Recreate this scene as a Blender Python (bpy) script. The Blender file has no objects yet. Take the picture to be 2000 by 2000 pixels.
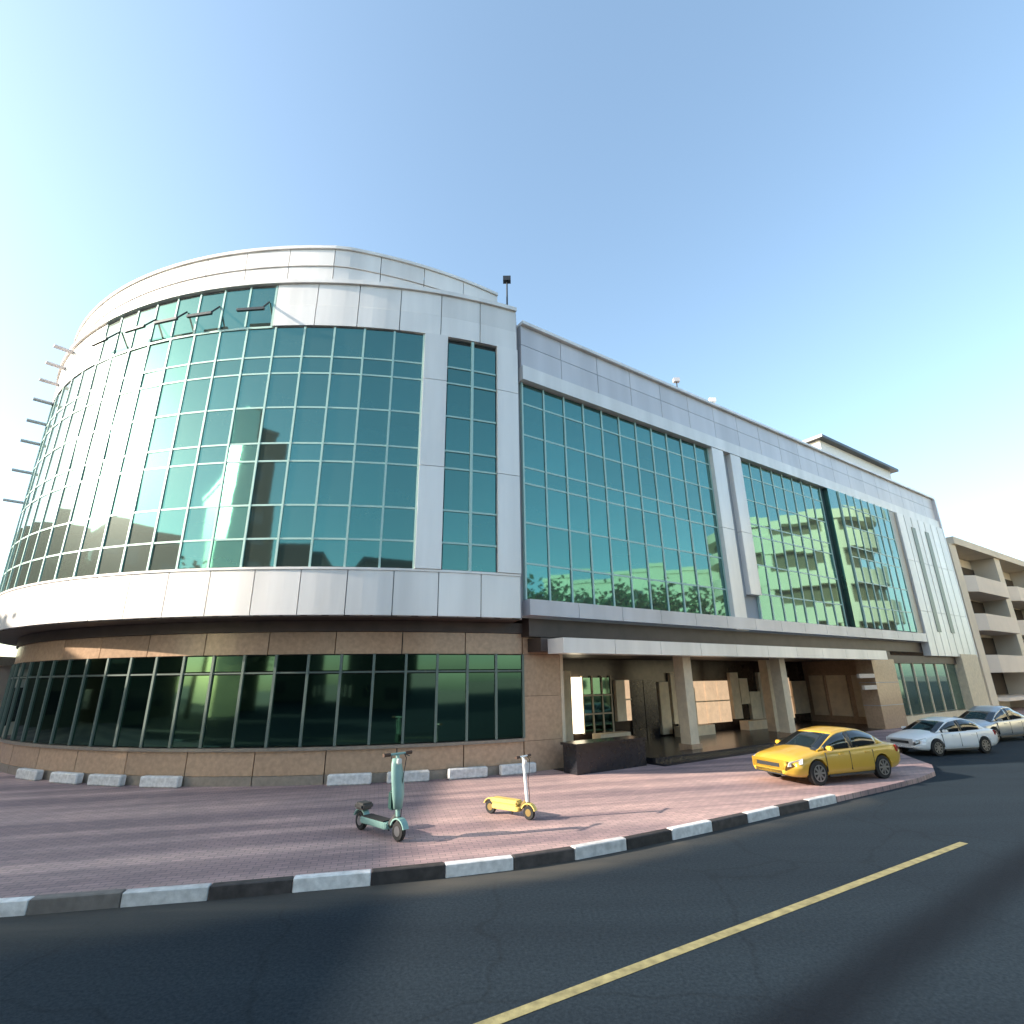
import bpy, bmesh, math, random
from mathutils import Vector, Matrix
random.seed(7)
S = bpy.context.scene
COL = S.collection
R_ = math.radians
# ------------------------------------------------------------------ camera, world, sun, exposure
F, PITCH, ROLL, CAMH = 1021.84, 0.30933, 0.01237, 2.7
cam = bpy.data.cameras.new('camera'); cam_o = bpy.data.objects.new('camera', cam); COL.objects.link(cam_o)
cam.sensor_width = 36; cam.lens = 36 * F / 2000; cam.clip_start = 0.1; cam.clip_end = 5000
cam_o.matrix_world = Matrix.Translation((0, 0, CAMH)) @ Matrix.Rotation(math.pi/2 + PITCH, 4, 'X') @ Matrix.Rotation(-ROLL, 4, 'Z')
S.camera = cam_o
SUN_AZ, SUN_EL = -101.0, 21.0          # azimuth clockwise from +Y
W = bpy.data.worlds.new("World"); S.world = W; W.use_nodes = True
nt = W.node_tree; nt.nodes.clear()
sky = nt.nodes.new('ShaderNodeTexSky'); sky.sky_type = 'NISHITA'; sky.sun_disc = False
sky.sun_elevation = R_(SUN_EL); sky.sun_rotation = R_(SUN_AZ)
sky.air_density = 1.0; sky.dust_density = 1.5; sky.ozone_density = .6
bg = nt.nodes.new('ShaderNodeBackground'); bg.inputs[1].default_value = 0.15
wo = nt.nodes.new('ShaderNodeOutputWorld')
gam = nt.nodes.new('ShaderNodeGamma'); gam.inputs[1].default_value = 0.86          # a hazy, low-contrast sky
tint = nt.nodes.new('ShaderNodeVectorMath'); tint.operation = 'MULTIPLY'; tint.inputs[1].default_value = (.92, 1.02, 1.03)
nt.links.new(sky.outputs[0], gam.inputs[0]); nt.links.new(gam.outputs[0], tint.inputs[0]); nt.links.new(tint.outputs[0], bg.inputs[0]); nt.links.new(bg.outputs[0], wo.inputs[0])
sun = bpy.data.lights.new('sun', 'SUN'); sun.energy = 3.6; sun.angle = R_(0.5); sun.color = (1.0, 0.88, 0.74)
sun_o = bpy.data.objects.new('sun', sun); COL.objects.link(sun_o)
sd = Vector((math.sin(R_(SUN_AZ))*math.cos(R_(SUN_EL)), math.cos(R_(SUN_AZ))*math.cos(R_(SUN_EL)), math.sin(R_(SUN_EL))))
sun_o.rotation_euler = sd.to_track_quat('Z', 'Y').to_euler(); sun_o.location = (0, -20, 60)
S.view_settings.view_transform = 'Standard'; S.view_settings.look = 'None'
S.view_settings.exposure = 1.66; S.view_settings.gamma = 1.0; S.view_settings.use_curve_mapping = False
S.render.engine = 'CYCLES'
S.cycles.max_bounces = 8; S.cycles.glossy_bounces = 4; S.cycles.diffuse_bounces = 3
S.cycles.sample_clamp_indirect = 6.0; S.cycles.use_denoising = True

# ------------------------------------------------------------------ materials
def mat(name, col, rough=0.6, metal=0.0, var=0.0, scale=3.0, bump=0.0, bscale=40.0, spec=0.5, emit=None, estr=0.0,
        stretch=(1,1,1), var2=None, objrand=0.0, coat=0.0):
    """principled material; var = brightness variation from noise, var2 = second colour mixed by the noise"""
    m = bpy.data.materials.new(name); m.use_nodes = True; n = m.node_tree; b = n.nodes['Principled BSDF']
    b.inputs['Roughness'].default_value = rough; b.inputs['Metallic'].default_value = metal
    b.inputs['Specular IOR Level'].default_value = spec
    b.inputs['Coat Weight'].default_value = coat; b.inputs['Coat Roughness'].default_value = 0.05
    b.inputs['Base Color'].default_value = (*col, 1)
    if emit: b.inputs['Emission Color'].default_value = (*emit, 1); b.inputs['Emission Strength'].default_value = estr
    tc = n.nodes.new('ShaderNodeTexCoord'); mp = n.nodes.new('ShaderNodeMapping'); mp.inputs['Scale'].default_value = stretch
    n.links.new(tc.outputs['Object'], mp.inputs[0])
    last = None
    if var or var2:
        no = n.nodes.new('ShaderNodeTexNoise'); no.inputs['Scale'].default_value = scale; no.inputs['Detail'].default_value = 6
        n.links.new(mp.outputs[0], no.inputs['Vector'])
        cr = n.nodes.new('ShaderNodeValToRGB'); n.links.new(no.outputs[0], cr.inputs[0])
        c2 = var2 or tuple(min(1, c*(1+var)) for c in col); c1 = tuple(c*(1-var) for c in col)
        cr.color_ramp.elements[0].position = 0.3; cr.color_ramp.elements[1].position = 0.7
        cr.color_ramp.elements[0].color = (*c1, 1); cr.color_ramp.elements[1].color = (*c2, 1)
        last = cr.outputs[0]
    if objrand:
        oi = n.nodes.new('ShaderNodeObjectInfo'); mr = n.nodes.new('ShaderNodeMapRange')
        mr.inputs[3].default_value = 1-objrand; mr.inputs[4].default_value = 1+objrand
        n.links.new(oi.outputs['Random'], mr.inputs[0])
        mx = n.nodes.new('ShaderNodeVectorMath'); mx.operation = 'SCALE'
        if last: n.links.new(last, mx.inputs[0])
        else: mx.inputs[0].default_value = col
        n.links.new(mr.outputs[0], mx.inputs['Scale']); last = mx.outputs[0]
    if last: n.links.new(last, b.inputs['Base Color'])
    if bump:
        nb = n.nodes.new('ShaderNodeTexNoise'); nb.inputs['Scale'].default_value = bscale; nb.inputs['Detail'].default_value = 4
        n.links.new(mp.outputs[0], nb.inputs['Vector'])
        bp = n.nodes.new('ShaderNodeBump'); bp.inputs['Strength'].default_value = bump; bp.inputs['Distance'].default_value = 0.02
        n.links.new(nb.outputs[0], bp.inputs['Height']); n.links.new(bp.outputs[0], b.inputs['Normal'])
    return m
M = {}
M['clad'] = mat('white_aluminium', (.78,.75,.72), .33, .12, .12, 1.2, .05, 3.0, objrand=.06, stretch=(1,1,.12))
M['clad2'] = mat('grey_aluminium', (.58,.56,.58), .34, .12, .10, 1.2, .05, 3.0, objrand=.06, stretch=(1,1,.12))
M['joint'] = mat('joint_rubber', (.38,.38,.39), .8)
M['glass'] = mat('teal_reflective_glass', (.062,.185,.170), .03, 1.0, .05, .35, .05, .7, objrand=.09)
M['glassd'] = mat('dark_green_glass', (.075,.150,.110), .04, 1.0, .12, .5, .02, .7, objrand=.12)
M['mull'] = mat('pale_mullion', (.40,.58,.53), .45, .1)
M['mulld'] = mat('dark_mullion', (.14,.18,.16), .4, .3)
M['core'] = mat('dark_core', (.05,.055,.055), .8)
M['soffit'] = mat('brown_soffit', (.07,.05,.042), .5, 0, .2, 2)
M['granite'] = mat('tan_granite', (.43,.29,.19), .22, 0, .14, 9, .03, 60, objrand=.08)
M['graniteg'] = mat('grey_granite', (.27,.225,.18), .3, 0, .15, 9, .03, 60, objrand=.06)
M['stone'] = mat('cream_stone', (.62,.51,.37), .55, 0, .1, 5, .1, 40, objrand=.05)
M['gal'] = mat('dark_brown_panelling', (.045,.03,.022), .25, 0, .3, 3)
M['pale'] = mat('pale_warm_stone', (.82,.68,.50), .5, 0, .12, 3, .1, 30, objrand=.12)
M['black'] = mat('black_granite', (.018,.018,.022), .25, 0, .2, 8)
M['darkm'] = mat('dark_metal', (.05,.055,.06), .4, .5)
M['white'] = mat('white_paint', (.78,.78,.76), .5, 0, .05, 6)
M['kwhite'] = mat('worn_white_paint', (.62,.60,.58), .7, 0, .22, 9, .2, 60, objrand=.12)
M['kblack'] = mat('worn_black_paint', (.045,.038,.036), .7, 0, .4, 7, .2, 60, objrand=.3)
M['kbrown'] = mat('dusty_kerb', (.17,.15,.135), .8, 0, .2, 7, .2, 60)
M['tyre'] = mat('tyre', (.015,.015,.016), .85)
M['rim'] = mat('alloy', (.35,.35,.36), .3, .9)
M['cglass'] = mat('car_glass', (.012,.015,.016), .05, 0, spec=1.0)
M['lamp'] = mat('headlamp_lens', (.8,.8,.78), .1, .3)
M['red'] = mat('tail_lens', (.35,.02,.01), .15)
M['trunkwood'] = mat('bark', (.12,.085,.06), .9, 0, .3, 6)
M['leaf'] = mat('leaf', (.055,.095,.03), .6, 0, .5, 1.2)
M['cream'] = mat('cream_render', (.74,.63,.50), .85, 0, .07, .6, .1, 20)
M['pink'] = mat('pinkish_render', (.76,.64,.54), .85, 0, .06, .6)
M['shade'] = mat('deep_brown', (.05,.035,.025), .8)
M['towerl'] = mat('pale_tower', (.75,.70,.50), .8, 0, .05, .3)
M['shade2'] = mat('brown_olive_shade', (.14,.12,.07), .8)
M['towerc'] = mat('yellowish_tower', (.07,.065,.035), .8, 0, .05, .3)  # dark tone carries the shade on the tower's unlit side
M['towerd'] = mat('olive_tower', (.10,.095,.05), .8)
M['bldg'] = mat('grey_building', (.09,.085,.065), .9, 0, .1, .3)
M['win'] = mat('window_glass', (.03,.04,.045), .08, 0, spec=.8)
M['ground'] = mat('sandy_ground', (.25,.21,.17), .95, 0, .1, .2)

def milky(m, col, fac):
    n = m.node_tree; out = [x for x in n.nodes if x.type == 'OUTPUT_MATERIAL'][0]; b = n.nodes['Principled BSDF']
    d = n.nodes.new('ShaderNodeBsdfDiffuse'); d.inputs[0].default_value = (*col, 1); mx = n.nodes.new('ShaderNodeMixShader'); mx.inputs[0].default_value = fac
    n.links.new(b.outputs[0], mx.inputs[1]); n.links.new(d.outputs[0], mx.inputs[2]); gl = n.nodes.new('ShaderNodeBsdfGlossy'); gl.inputs[0].default_value = (.85, .97, .90, 1); gl.inputs['Roughness'].default_value = .40
    m2 = n.nodes.new('ShaderNodeMixShader'); m2.inputs[0].default_value = .022; n.links.new(mx.outputs[0], m2.inputs[1]); n.links.new(gl.outputs[0], m2.inputs[2])
    n.links.new(m2.outputs[0], out.inputs[0])       # thin dust film: a broad soft glare of the sun
milky(M['glass'], (.52,.70,.58), .04)
# plaza paving: block pattern with paler courses, all in object space
def plaza_mat():
    m = bpy.data.materials.new('brick_paving'); m.use_nodes = True; n = m.node_tree; L = n.links.new; b = n.nodes['Principled BSDF']
    tc = n.nodes.new('ShaderNodeTexCoord'); mp = n.nodes.new('ShaderNodeMapping'); mp.inputs['Rotation'].default_value = (0,0,R_(-14))
    L(tc.outputs['Object'], mp.inputs[0])
    br = n.nodes.new('ShaderNodeTexBrick'); br.inputs['Scale'].default_value = 1.0
    br.inputs['Brick Width'].default_value = .2; br.inputs['Row Height'].default_value = .1; br.inputs['Mortar Size'].default_value = .006
    br.inputs['Color1'].default_value = (.40,.28,.265,1); br.inputs['Color2'].default_value = (.315,.228,.218,1); br.inputs['Mortar'].default_value = (.17,.145,.14,1)
    L(mp.outputs[0], br.inputs['Vector'])
    # courses of paler blocks
    sx = n.nodes.new('ShaderNodeSeparateXYZ'); L(mp.outputs[0], sx.inputs[0])
    cmb = n.nodes.new('ShaderNodeCombineXYZ')
    a1 = n.nodes.new('ShaderNodeMath'); a1.operation = 'MULTIPLY'; a1.inputs[1].default_value = .05; L(sx.outputs[0], a1.inputs[0])
    L(a1.outputs[0], cmb.inputs[0]); L(sx.outputs[1], cmb.inputs[1])
    n1 = n.nodes.new('ShaderNodeTexNoise'); n1.inputs['Scale'].default_value = 1.5; n1.inputs['Detail'].default_value = 3; L(cmb.outputs[0], n1.inputs['Vector'])
    r1 = n.nodes.new('ShaderNodeValToRGB'); r1.color_ramp.elements[0].position = .42; r1.color_ramp.elements[1].position = .62
    r1.color_ramp.elements[0].color = (.78,.76,.80,1); r1.color_ramp.elements[1].color = (1.42,1.36,1.28,1); L(n1.outputs[0], r1.inputs[0])
    mx = n.nodes.new('ShaderNodeMix'); mx.data_type = 'RGBA'; mx.blend_type = 'MULTIPLY'; mx.inputs[0].default_value = 1
    L(br.outputs[0], mx.inputs[6]); L(r1.outputs[0], mx.inputs[7])
    n2 = n.nodes.new('ShaderNodeTexNoise'); n2.inputs['Scale'].default_value = .35; n2.inputs['Detail'].default_value = 6; L(tc.outputs['Object'], n2.inputs['Vector'])
    r2 = n.nodes.new('ShaderNodeValToRGB'); r2.color_ramp.elements[0].position = .35; r2.color_ramp.elements[1].position = .65
    r2.color_ramp.elements[0].color = (.82,.82,.86,1); r2.color_ramp.elements[1].color = (1.15,1.1,1.08,1); L(n2.outputs[0], r2.inputs[0])
    m2 = n.nodes.new('ShaderNodeMix'); m2.data_type = 'RGBA'; m2.blend_type = 'MULTIPLY'; m2.inputs[0].default_value = 1
    L(mx.outputs[2], m2.inputs[6]); L(r2.outputs[0], m2.inputs[7]); L(m2.outputs[2], b.inputs['Base Color'])
    bp = n.nodes.new('ShaderNodeBump'); bp.inputs['Strength'].default_value = .4; bp.inputs['Distance'].default_value = .006; bp.invert = True
    L(br.outputs['Fac'], bp.inputs['Height']); L(bp.outputs[0], b.inputs['Normal']); b.inputs['Roughness'].default_value = .75
    return m
M['plaza'] = plaza_mat()
def road_mat():
    m = bpy.data.materials.new('asphalt'); m.use_nodes = True; n = m.node_tree; L = n.links.new; b = n.nodes['Principled BSDF']
    tc = n.nodes.new('ShaderNodeTexCoord')
    fine = n.nodes.new('ShaderNodeTexNoise'); fine.inputs['Scale'].default_value = 26; fine.inputs['Detail'].default_value = 8; fine.inputs['Roughness'].default_value = .75; L(tc.outputs['Object'], fine.inputs['Vector'])
    rf = n.nodes.new('ShaderNodeValToRGB'); rf.color_ramp.elements[0].position = .33; rf.color_ramp.elements[1].position = .70
    rf.color_ramp.elements[0].color = (.006,.012,.018,1); rf.color_ramp.elements[1].color = (.027,.040,.051,1); L(fine.outputs[0], rf.inputs[0])
    # broad patches stretched along the lanes
    mp = n.nodes.new('ShaderNodeMapping'); mp.inputs['Rotation'].default_value = (0,0,R_(-31)); mp.inputs['Scale'].default_value = (.12,.9,1)
    L(tc.outputs['Object'], mp.inputs[0])
    br = n.nodes.new('ShaderNodeTexNoise'); br.inputs['Scale'].default_value = 1.0; br.inputs['Detail'].default_value = 5; L(mp.outputs[0], br.inputs['Vector'])
    rb = n.nodes.new('ShaderNodeValToRGB'); rb.color_ramp.elements[0].position = .3; rb.color_ramp.elements[1].position = .7
    rb.color_ramp.elements[0].color = (.80,.82,.86,1); rb.color_ramp.elements[1].color = (1.15,1.15,1.15,1); L(br.outputs[0], rb.inputs[0])
    mx = n.nodes.new('ShaderNodeMix'); mx.data_type = 'RGBA'; mx.blend_type = 'MULTIPLY'; mx.inputs[0].default_value = 1
    L(rf.outputs[0], mx.inputs[6]); L(rb.outputs[0], mx.inputs[7])
    vo = n.nodes.new('ShaderNodeTexVoronoi'); vo.feature = 'DISTANCE_TO_EDGE'; vo.inputs['Scale'].default_value = .45
    wn = n.nodes.new('ShaderNodeTexNoise'); wn.inputs['Scale'].default_value = 1.3; wn.inputs['Detail'].default_value = 6; L(tc.outputs['Object'], wn.inputs['Vector'])
    wa = n.nodes.new('ShaderNodeMix'); wa.data_type = 'VECTOR'; wa.inputs[0].default_value = .35; L(tc.outputs['Object'], wa.inputs[4]); L(wn.outputs['Color'], wa.inputs[5])
    L(wa.outputs[1], vo.inputs['Vector'])
    vr = n.nodes.new('ShaderNodeMapRange'); vr.inputs[1].default_value = .0; vr.inputs[2].default_value = .012; vr.inputs[3].default_value = .78; vr.inputs[4].default_value = 1; L(vo.outputs[0], vr.inputs[0])
    sc_ = n.nodes.new('ShaderNodeVectorMath'); sc_.operation = 'SCALE'; L(mx.outputs[2], sc_.inputs[0]); L(vr.outputs[0], sc_.inputs['Scale'])
    # dust against the kerb, and a darker strip along the road: vertex attribute
    at = n.nodes.new('ShaderNodeAttribute'); at.attribute_name = 'dust'
    dn = n.nodes.new('ShaderNodeTexNoise'); dn.inputs['Scale'].default_value = 2.5; dn.inputs['Detail'].default_value = 6; L(mp.outputs[0], dn.inputs['Vector'])
    dm = n.nodes.new('ShaderNodeMath'); dm.operation = 'MULTIPLY'; L(at.outputs['Fac'], dm.inputs[0])
    dr = n.nodes.new('ShaderNodeMapRange'); dr.inputs[1].default_value = .3; dr.inputs[2].default_value = .65; dr.inputs[3].default_value = .45; dr.inputs[4].default_value = 1.0
    L(dn.outputs[0], dr.inputs[0]); L(dr.outputs[0], dm.inputs[1])
    m2 = n.nodes.new('ShaderNodeMix'); m2.data_type = 'RGBA'; m2.inputs[7].default_value = (.085,.078,.066,1)
    L(dm.outputs[0], m2.inputs[0]); L(sc_.outputs[0], m2.inputs[6])
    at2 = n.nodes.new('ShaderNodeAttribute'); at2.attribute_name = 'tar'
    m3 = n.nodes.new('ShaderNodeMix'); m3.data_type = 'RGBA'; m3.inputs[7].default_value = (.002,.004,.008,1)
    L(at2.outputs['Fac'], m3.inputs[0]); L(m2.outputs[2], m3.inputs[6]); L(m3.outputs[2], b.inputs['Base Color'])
    bp = n.nodes.new('ShaderNodeBump'); bp.inputs['Strength'].default_value = .35; bp.inputs['Distance'].default_value = .01
    L(fine.outputs[0], bp.inputs['Height']); L(bp.outputs[0], b.inputs['Normal']); b.inputs['Roughness'].default_value = .85; b.inputs['Specular IOR Level'].default_value = .18
    return m
M['road'] = road_mat()
M['yellow'] = mat('worn_yellow_paint', (.27,.235,.11), .7, 0, .35, 8, .2, 60)
M['clad_u'] = M['clad']

# ------------------------------------------------------------------ helpers
def tag(o, label=None, cat=None, group=None, kind=None):
    if label: o['label'] = label
    if cat: o['category'] = cat
    if group: o['group'] = group
    if kind: o['kind'] = kind
    return o
def setpar(o, p):
    if p is None: return o
    o.parent = p
    if p.get('_w'):                       # parent placed in the world, child modelled in world coordinates
        o.matrix_parent_inverse = Matrix.Translation(-Vector(p['_w']))
    return o
def empty(name, loc=(0,0,0), rz=0, world=False):
    o = bpy.data.objects.new(name, None); COL.objects.link(o); o.location = (tuple(loc)+(0,))[:3]; o.rotation_euler = (0,0,rz); o.empty_display_size = .3
    return o
def link(name, me, parent=None, loc=None, rot=None, pinv=None):
    o = bpy.data.objects.new(name, me); COL.objects.link(o)
    if loc is not None: o.location = loc
    if rot is not None: o.rotation_euler = rot
    if parent is not None:
        o.parent = parent
        if pinv is not None: o.matrix_parent_inverse = pinv
    return o
class MB:
    """collects geometry and links it as one mesh object"""
    def __init__(s): s.v = []; s.f = []; s.mi = []; s.cur = 0
    def add(s, vs, fs):
        k = len(s.v); s.v += [tuple(v) for v in vs]; s.f += [tuple(i+k for i in f) for f in fs]; s.mi += [s.cur]*len(fs); return s
    def box(s, x0, x1, y0, y1, z0, z1, X=None):
        vs = [(x,y,z) for z in (z0,z1) for y in (y0,y1) for x in (x0,x1)]
        if X is not None: vs = [X @ Vector(v) for v in vs]
        return s.add(vs, [(0,2,3,1),(4,5,7,6),(0,1,5,4),(2,6,7,3),(0,4,6,2),(1,3,7,5)])
    def prism(s, pts, z0, z1, X=None):
        n = len(pts); vs = [(p[0],p[1],z0) for p in pts]+[(p[0],p[1],z1) for p in pts]
        if X is not None: vs = [X @ Vector(v) for v in vs]
        return s.add(vs, [tuple(range(n-1,-1,-1)), tuple(range(n,2*n))]+[(i,(i+1)%n,(i+1)%n+n,i+n) for i in range(n)])
    def tube(s, p0, p1, r0, r1=None, n=10, caps=True):
        r1 = r0 if r1 is None else r1; p0, p1 = Vector(p0), Vector(p1); d = (p1-p0).normalized()
        a = d.orthogonal().normalized(); b = d.cross(a); vs = []
        for p, r in ((p0,r0),(p1,r1)):
            for i in range(n):
                t = 2*math.pi*i/n; vs.append(p + a*math.cos(t)*r + b*math.sin(t)*r)
        fs = [(i,(i+1)%n,(i+1)%n+n,i+n) for i in range(n)]
        if caps: fs += [tuple(range(n-1,-1,-1)), tuple(range(n,2*n))]
        return s.add(vs, fs)
    def mesh(s, name, mats, smooth=False):
        me = bpy.data.meshes.new(name); me.from_pydata(s.v, [], s.f)
        for m in (mats if isinstance(mats, (list,tuple)) else [mats]): me.materials.append(m)
        for p, i in zip(me.polygons, s.mi): p.material_index = i; p.use_smooth = smooth
        me.validate(); me.update()
        bm = bmesh.new(); bm.from_mesh(me); bmesh.ops.recalc_face_normals(bm, faces=bm.faces); bm.to_mesh(me); bm.free()
        return me
    def build(s, name, mats, parent=None, smooth=False, pinv=None):
        return link(name, s.mesh(name, mats, smooth), parent, pinv=pinv)
def bevelled(me, w=.01, seg=1):
    bm = bmesh.new(); bm.from_mesh(me); bmesh.ops.bevel(bm, geom=bm.edges[:], offset=w, segments=seg, affect='EDGES', clamp_overlap=True); bm.to_mesh(me); bm.free(); return me

# ------------------------------------------------------------------ plan of the place
CX, CY, RR = -6.888, 31.39, 17.15                    # the curved corner block
RG = RR - 0.95                                        # its ground floor wall
def PP(a, r): a = R_(a); return (CX + r*math.sin(a), CY - r*math.cos(a))
WA = 0.9785; TX, TY = math.sin(WA), math.cos(WA); NX, NY = TY, -TX    # long wing
WX, WY = 0.3, 16.22
WROT = math.pi/2 - WA
XW = Matrix.Translation((WX, WY, 0)) @ Matrix.Rotation(WROT, 4, 'Z')  # local x = along wing, local -y = outward, z up
def Wp(s, off): return (WX + TX*s + NX*off, WY + TY*s + NY*off)

# ------------------------------------------------------------------ ground, road, plaza, kerb
g = MB(); g.add([(-900,-900,-.03),(900,-900,-.03),(900,900,-.03),(-900,900,-.03)], [(0,1,2,3)])
tag(g.build('ground', M['ground']), kind='structure')
KP = [(-60,.2),(-30,4.2),(-12,6.75),(-9,7.2),(-6.28,7.62),(-5.05,7.86),(-3.97,8.06),(-2.85,8.32),(-1.84,8.54),(-.88,8.8),(.07,9.1),(.89,9.45),(1.7,9.87),(2.51,10.33),(3.24,10.75),(4.21,11.33),(5.05,11.86),(6.57,12.76),(7.6,13.38)]
def cr_spline(P, n=8):
    out = []
    for i in range(len(P)-1):
        p0, p1, p2, p3 = P[max(i-1,0)], P[i], P[i+1], P[min(i+2,len(P)-1)]
        for k in range(n):
            t = k/n; out.append(tuple(.5*((2*p1[j])+(-p0[j]+p2[j])*t+(2*p0[j]-5*p1[j]+4*p2[j]-p3[j])*t*t+(-p0[j]+3*p1[j]-3*p2[j]+p3[j])*t**3) for j in (0,1)))
    out.append(P[-1]); return out
KC = [(-60,.2),(-45,2.1),(-30,4.2),(-20,5.6)] + cr_spline(KP[2:], 6)
EDGE2 = [(9.2,14.35),(10.6,15.25),(11.7,16.15),(12.5,17.3),(12.9,18.6),(13.4,20.0),(15.2,22.2),(18,24.4),(22,27.0),(40,38.7),(70,58.8)]
ZP = .11
pl = MB(); poly = KC + EDGE2 + [(70,90),(-60,90)]
pl.prism(poly, -.02, ZP)
tag(pl.build('plaza_paving', M['plaza']), kind='structure')

def kdist(x, y):       # distance to the kerb line (rough)
    best = 1e9
    for (ax,ay),(bx,by) in zip(KC[3:-1], KC[4:]):
        dx, dy = bx-ax, by-ay; t = max(0, min(1, ((x-ax)*dx+(y-ay)*dy)/(dx*dx+dy*dy)))
        d = math.hypot(x-ax-dx*t, y-ay-dy*t)
        if d < best: best = d
    return best
def sstep(a, b, x): t = max(0, min(1, (x-a)/(b-a))); return t*t*(3-2*t)
me = bpy.data.meshes.new('road'); vs = []; fs = []
xs = [-120,-60,-30,-20] + [-14+i*.25 for i in range(int(30/.25)+1)] + [20,30,50,80,140,250]
ys = [-60,-20,-6] + [0+i*.25 for i in range(int(15/.25)+1)] + [18,22,27,34,45,70,110,180]
for y in ys:
    for x in xs: vs.append((x,y,0.0))
nx = len(xs)
for j in range(len(ys)-1):
    for i in range(nx-1): fs.append((j*nx+i, j*nx+i+1, (j+1)*nx+i+1, (j+1)*nx+i))
me.from_pydata(vs, [], fs); me.materials.append(M['road'])
dust_ = []; dark_band_ = []
for i, (x,y,z) in enumerate(vs):
    d = kdist(x, y); wdt = .3 + .9*(1-sstep(-7, -1.0, x)) if x < 0 else .3
    dust_.append((1 - sstep(0.25, wdt+.45, d)) * (.95 if x < 3 else .5))
    # soft-edged darker band: line through (2.3,5.34) heading (.82,.572)
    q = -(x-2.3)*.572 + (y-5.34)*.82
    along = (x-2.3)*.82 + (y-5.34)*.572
    dark_band_.append(sstep(.0,.45,.5-abs(q)) * .8 if along > -8 else 0.0)
me.attributes.new('dust', 'FLOAT', 'POINT').data.foreach_set('value', dust_); me.attributes.new('tar', 'FLOAT', 'POINT').data.foreach_set('value', dark_band_)
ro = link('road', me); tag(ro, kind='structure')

yl = MB()
def strip(mb, p0, p1, w, z, n=1):
    d = Vector((p1[0]-p0[0], p1[1]-p0[1])).normalized(); q = Vector((-d.y, d.x))*w/2
    mb.add([(p0[0]-q.x,p0[1]-q.y,z),(p1[0]-q.x,p1[1]-q.y,z),(p1[0]+q.x,p1[1]+q.y,z),(p0[0]+q.x,p0[1]+q.y,z)], [(0,1,2,3)])
strip(yl, (-9.0,.1), (7.5,10.06), .12, .004)
tag(yl.build('yellow_line', M['yellow']), kind='structure')

# painted kerb, each stone its own piece
kerb = tag(empty('kerb', (0,9,0)), kind='structure'); kinv = Matrix.Translation((0,-9,0))
def arc_resample(P, start, step, count):
    segs = []; L = 0
    for a, b in zip(P[:-1], P[1:]):
        l = math.hypot(b[0]-a[0], b[1]-a[1]); segs.append((L, l, a, b)); L += l
    def at(s):
        for (s0,l,a,b) in segs:
            if s0 <= s <= s0+l: t = (s-s0)/l; return (a[0]+(b[0]-a[0])*t, a[1]+(b[1]-a[1])*t)
        return P[-1]
    return at, L
at_s, KL = arc_resample(KC, 0, 0, 0)
s_ref = None; s = 0
while s < KL:
    if at_s(s)[0] > -5.05: s_ref = s; break
    s += .01
STEP = 1.03
k0 = int(s_ref//STEP)
for k in range(-14, 30):
    s0 = s_ref + k*STEP; s1 = s0 + STEP - .012
    if s1 > KL or s0 < 0: continue
    a, b = Vector(at_s(s0)), Vector(at_s(s1)); d = (b-a).normalized(); q = Vector((-d.y, d.x))
    m = MB(); pts = [(a.x,a.y),(b.x,b.y),(b.x+q.x*.14,b.y+q.y*.14),(a.x+q.x*.14,a.y+q.y*.14)]
    pts = [(x-q.x*.035, y-q.y*.035) for x,y in pts]
    m.prism(pts, -.02, .165+random.uniform(-.006,.006))
    white = (k % 2 == 0)
    mm = M['kwhite'] if white else (M['kbrown'] if k in (-1,) else M['kblack'])
    o = link('kerb_stone', bevelled(m.mesh('kerb_stone', mm), .012), kerb, pinv=kinv)

# ------------------------------------------------------------------ the building
B = empty('commercial_building', (CX, CY, 0)); BI = Matrix.Translation((-CX,-CY,0))
tag(B, 'silver clad building with a curved green glass corner and a long glass wing', 'building')
def bpart(name, mb, m, parent=None, smooth=False): return mb.build(name, m, parent or B, smooth, BI if parent is None else None)
# sub-parts hang on mesh parts whose origin is at the world origin in effect: parent inverse of an identity part
def arcbox(mb, a0, a1, r0, r1, z0, z1, step=1.6, back=0):
    n = max(1, int(round(abs(a1-a0)/step))); vs = []; fs = []
    for i in range(n+1):
        a = a0+(a1-a0)*i/n
        for r in (r0, r1):
            x, y = PP(a, r - back*max(0, a-4))
            for z in (z0, z1): vs.append((x,y,z))
    for i in range(n):
        k = i*4; q = k+4
        fs += [(k+1,q+1,q+3,k+3),(k,k+2,q+2,q),(k+2,k+3,q+3,q+2),(k,q,q+1,k+1)]
    fs += [(0,1,3,2),(n*4,n*4+2,n*4+3,n*4+1)]
    mb.add(vs, fs); return mb
DA = 3.16; A1 = 13.65; A0 = A1 - 20*DA; AEND = 24.45; AFAR = -80
ROWS = [5.73, 6.55, 7.55, 8.92, 9.5, 10.7, 11.9, 12.5, 13.6]
# core
core = MB()
arc = [PP(a, RR-.14) for a in range(AFAR, 25, 2)]
core.prism(arc + [Wp(-.05,-.3), Wp(-.2,-14), (-24,50)], 4.5, 15.22)
arc2 = [PP(a, RR-.36-.055*max(0,a-4)) for a in range(AFAR, 25, 2)]
core.prism(arc2 + [Wp(-.6,-14), (-24,50)], 15.22, 16.6)
core.prism([Wp(.02,-.16), Wp(37.1,-.16), Wp(37.1,-13), Wp(.02,-13)], 4.6, 14.4)
bpart('core', core, M['core'])
# soffit below the upper floors
so = MB()
arc = [PP(a, RR-.02) for a in range(AFAR, 25, 2)]
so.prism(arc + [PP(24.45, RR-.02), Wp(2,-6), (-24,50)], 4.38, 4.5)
bpart('soffit', so, M['soffit'])
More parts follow.
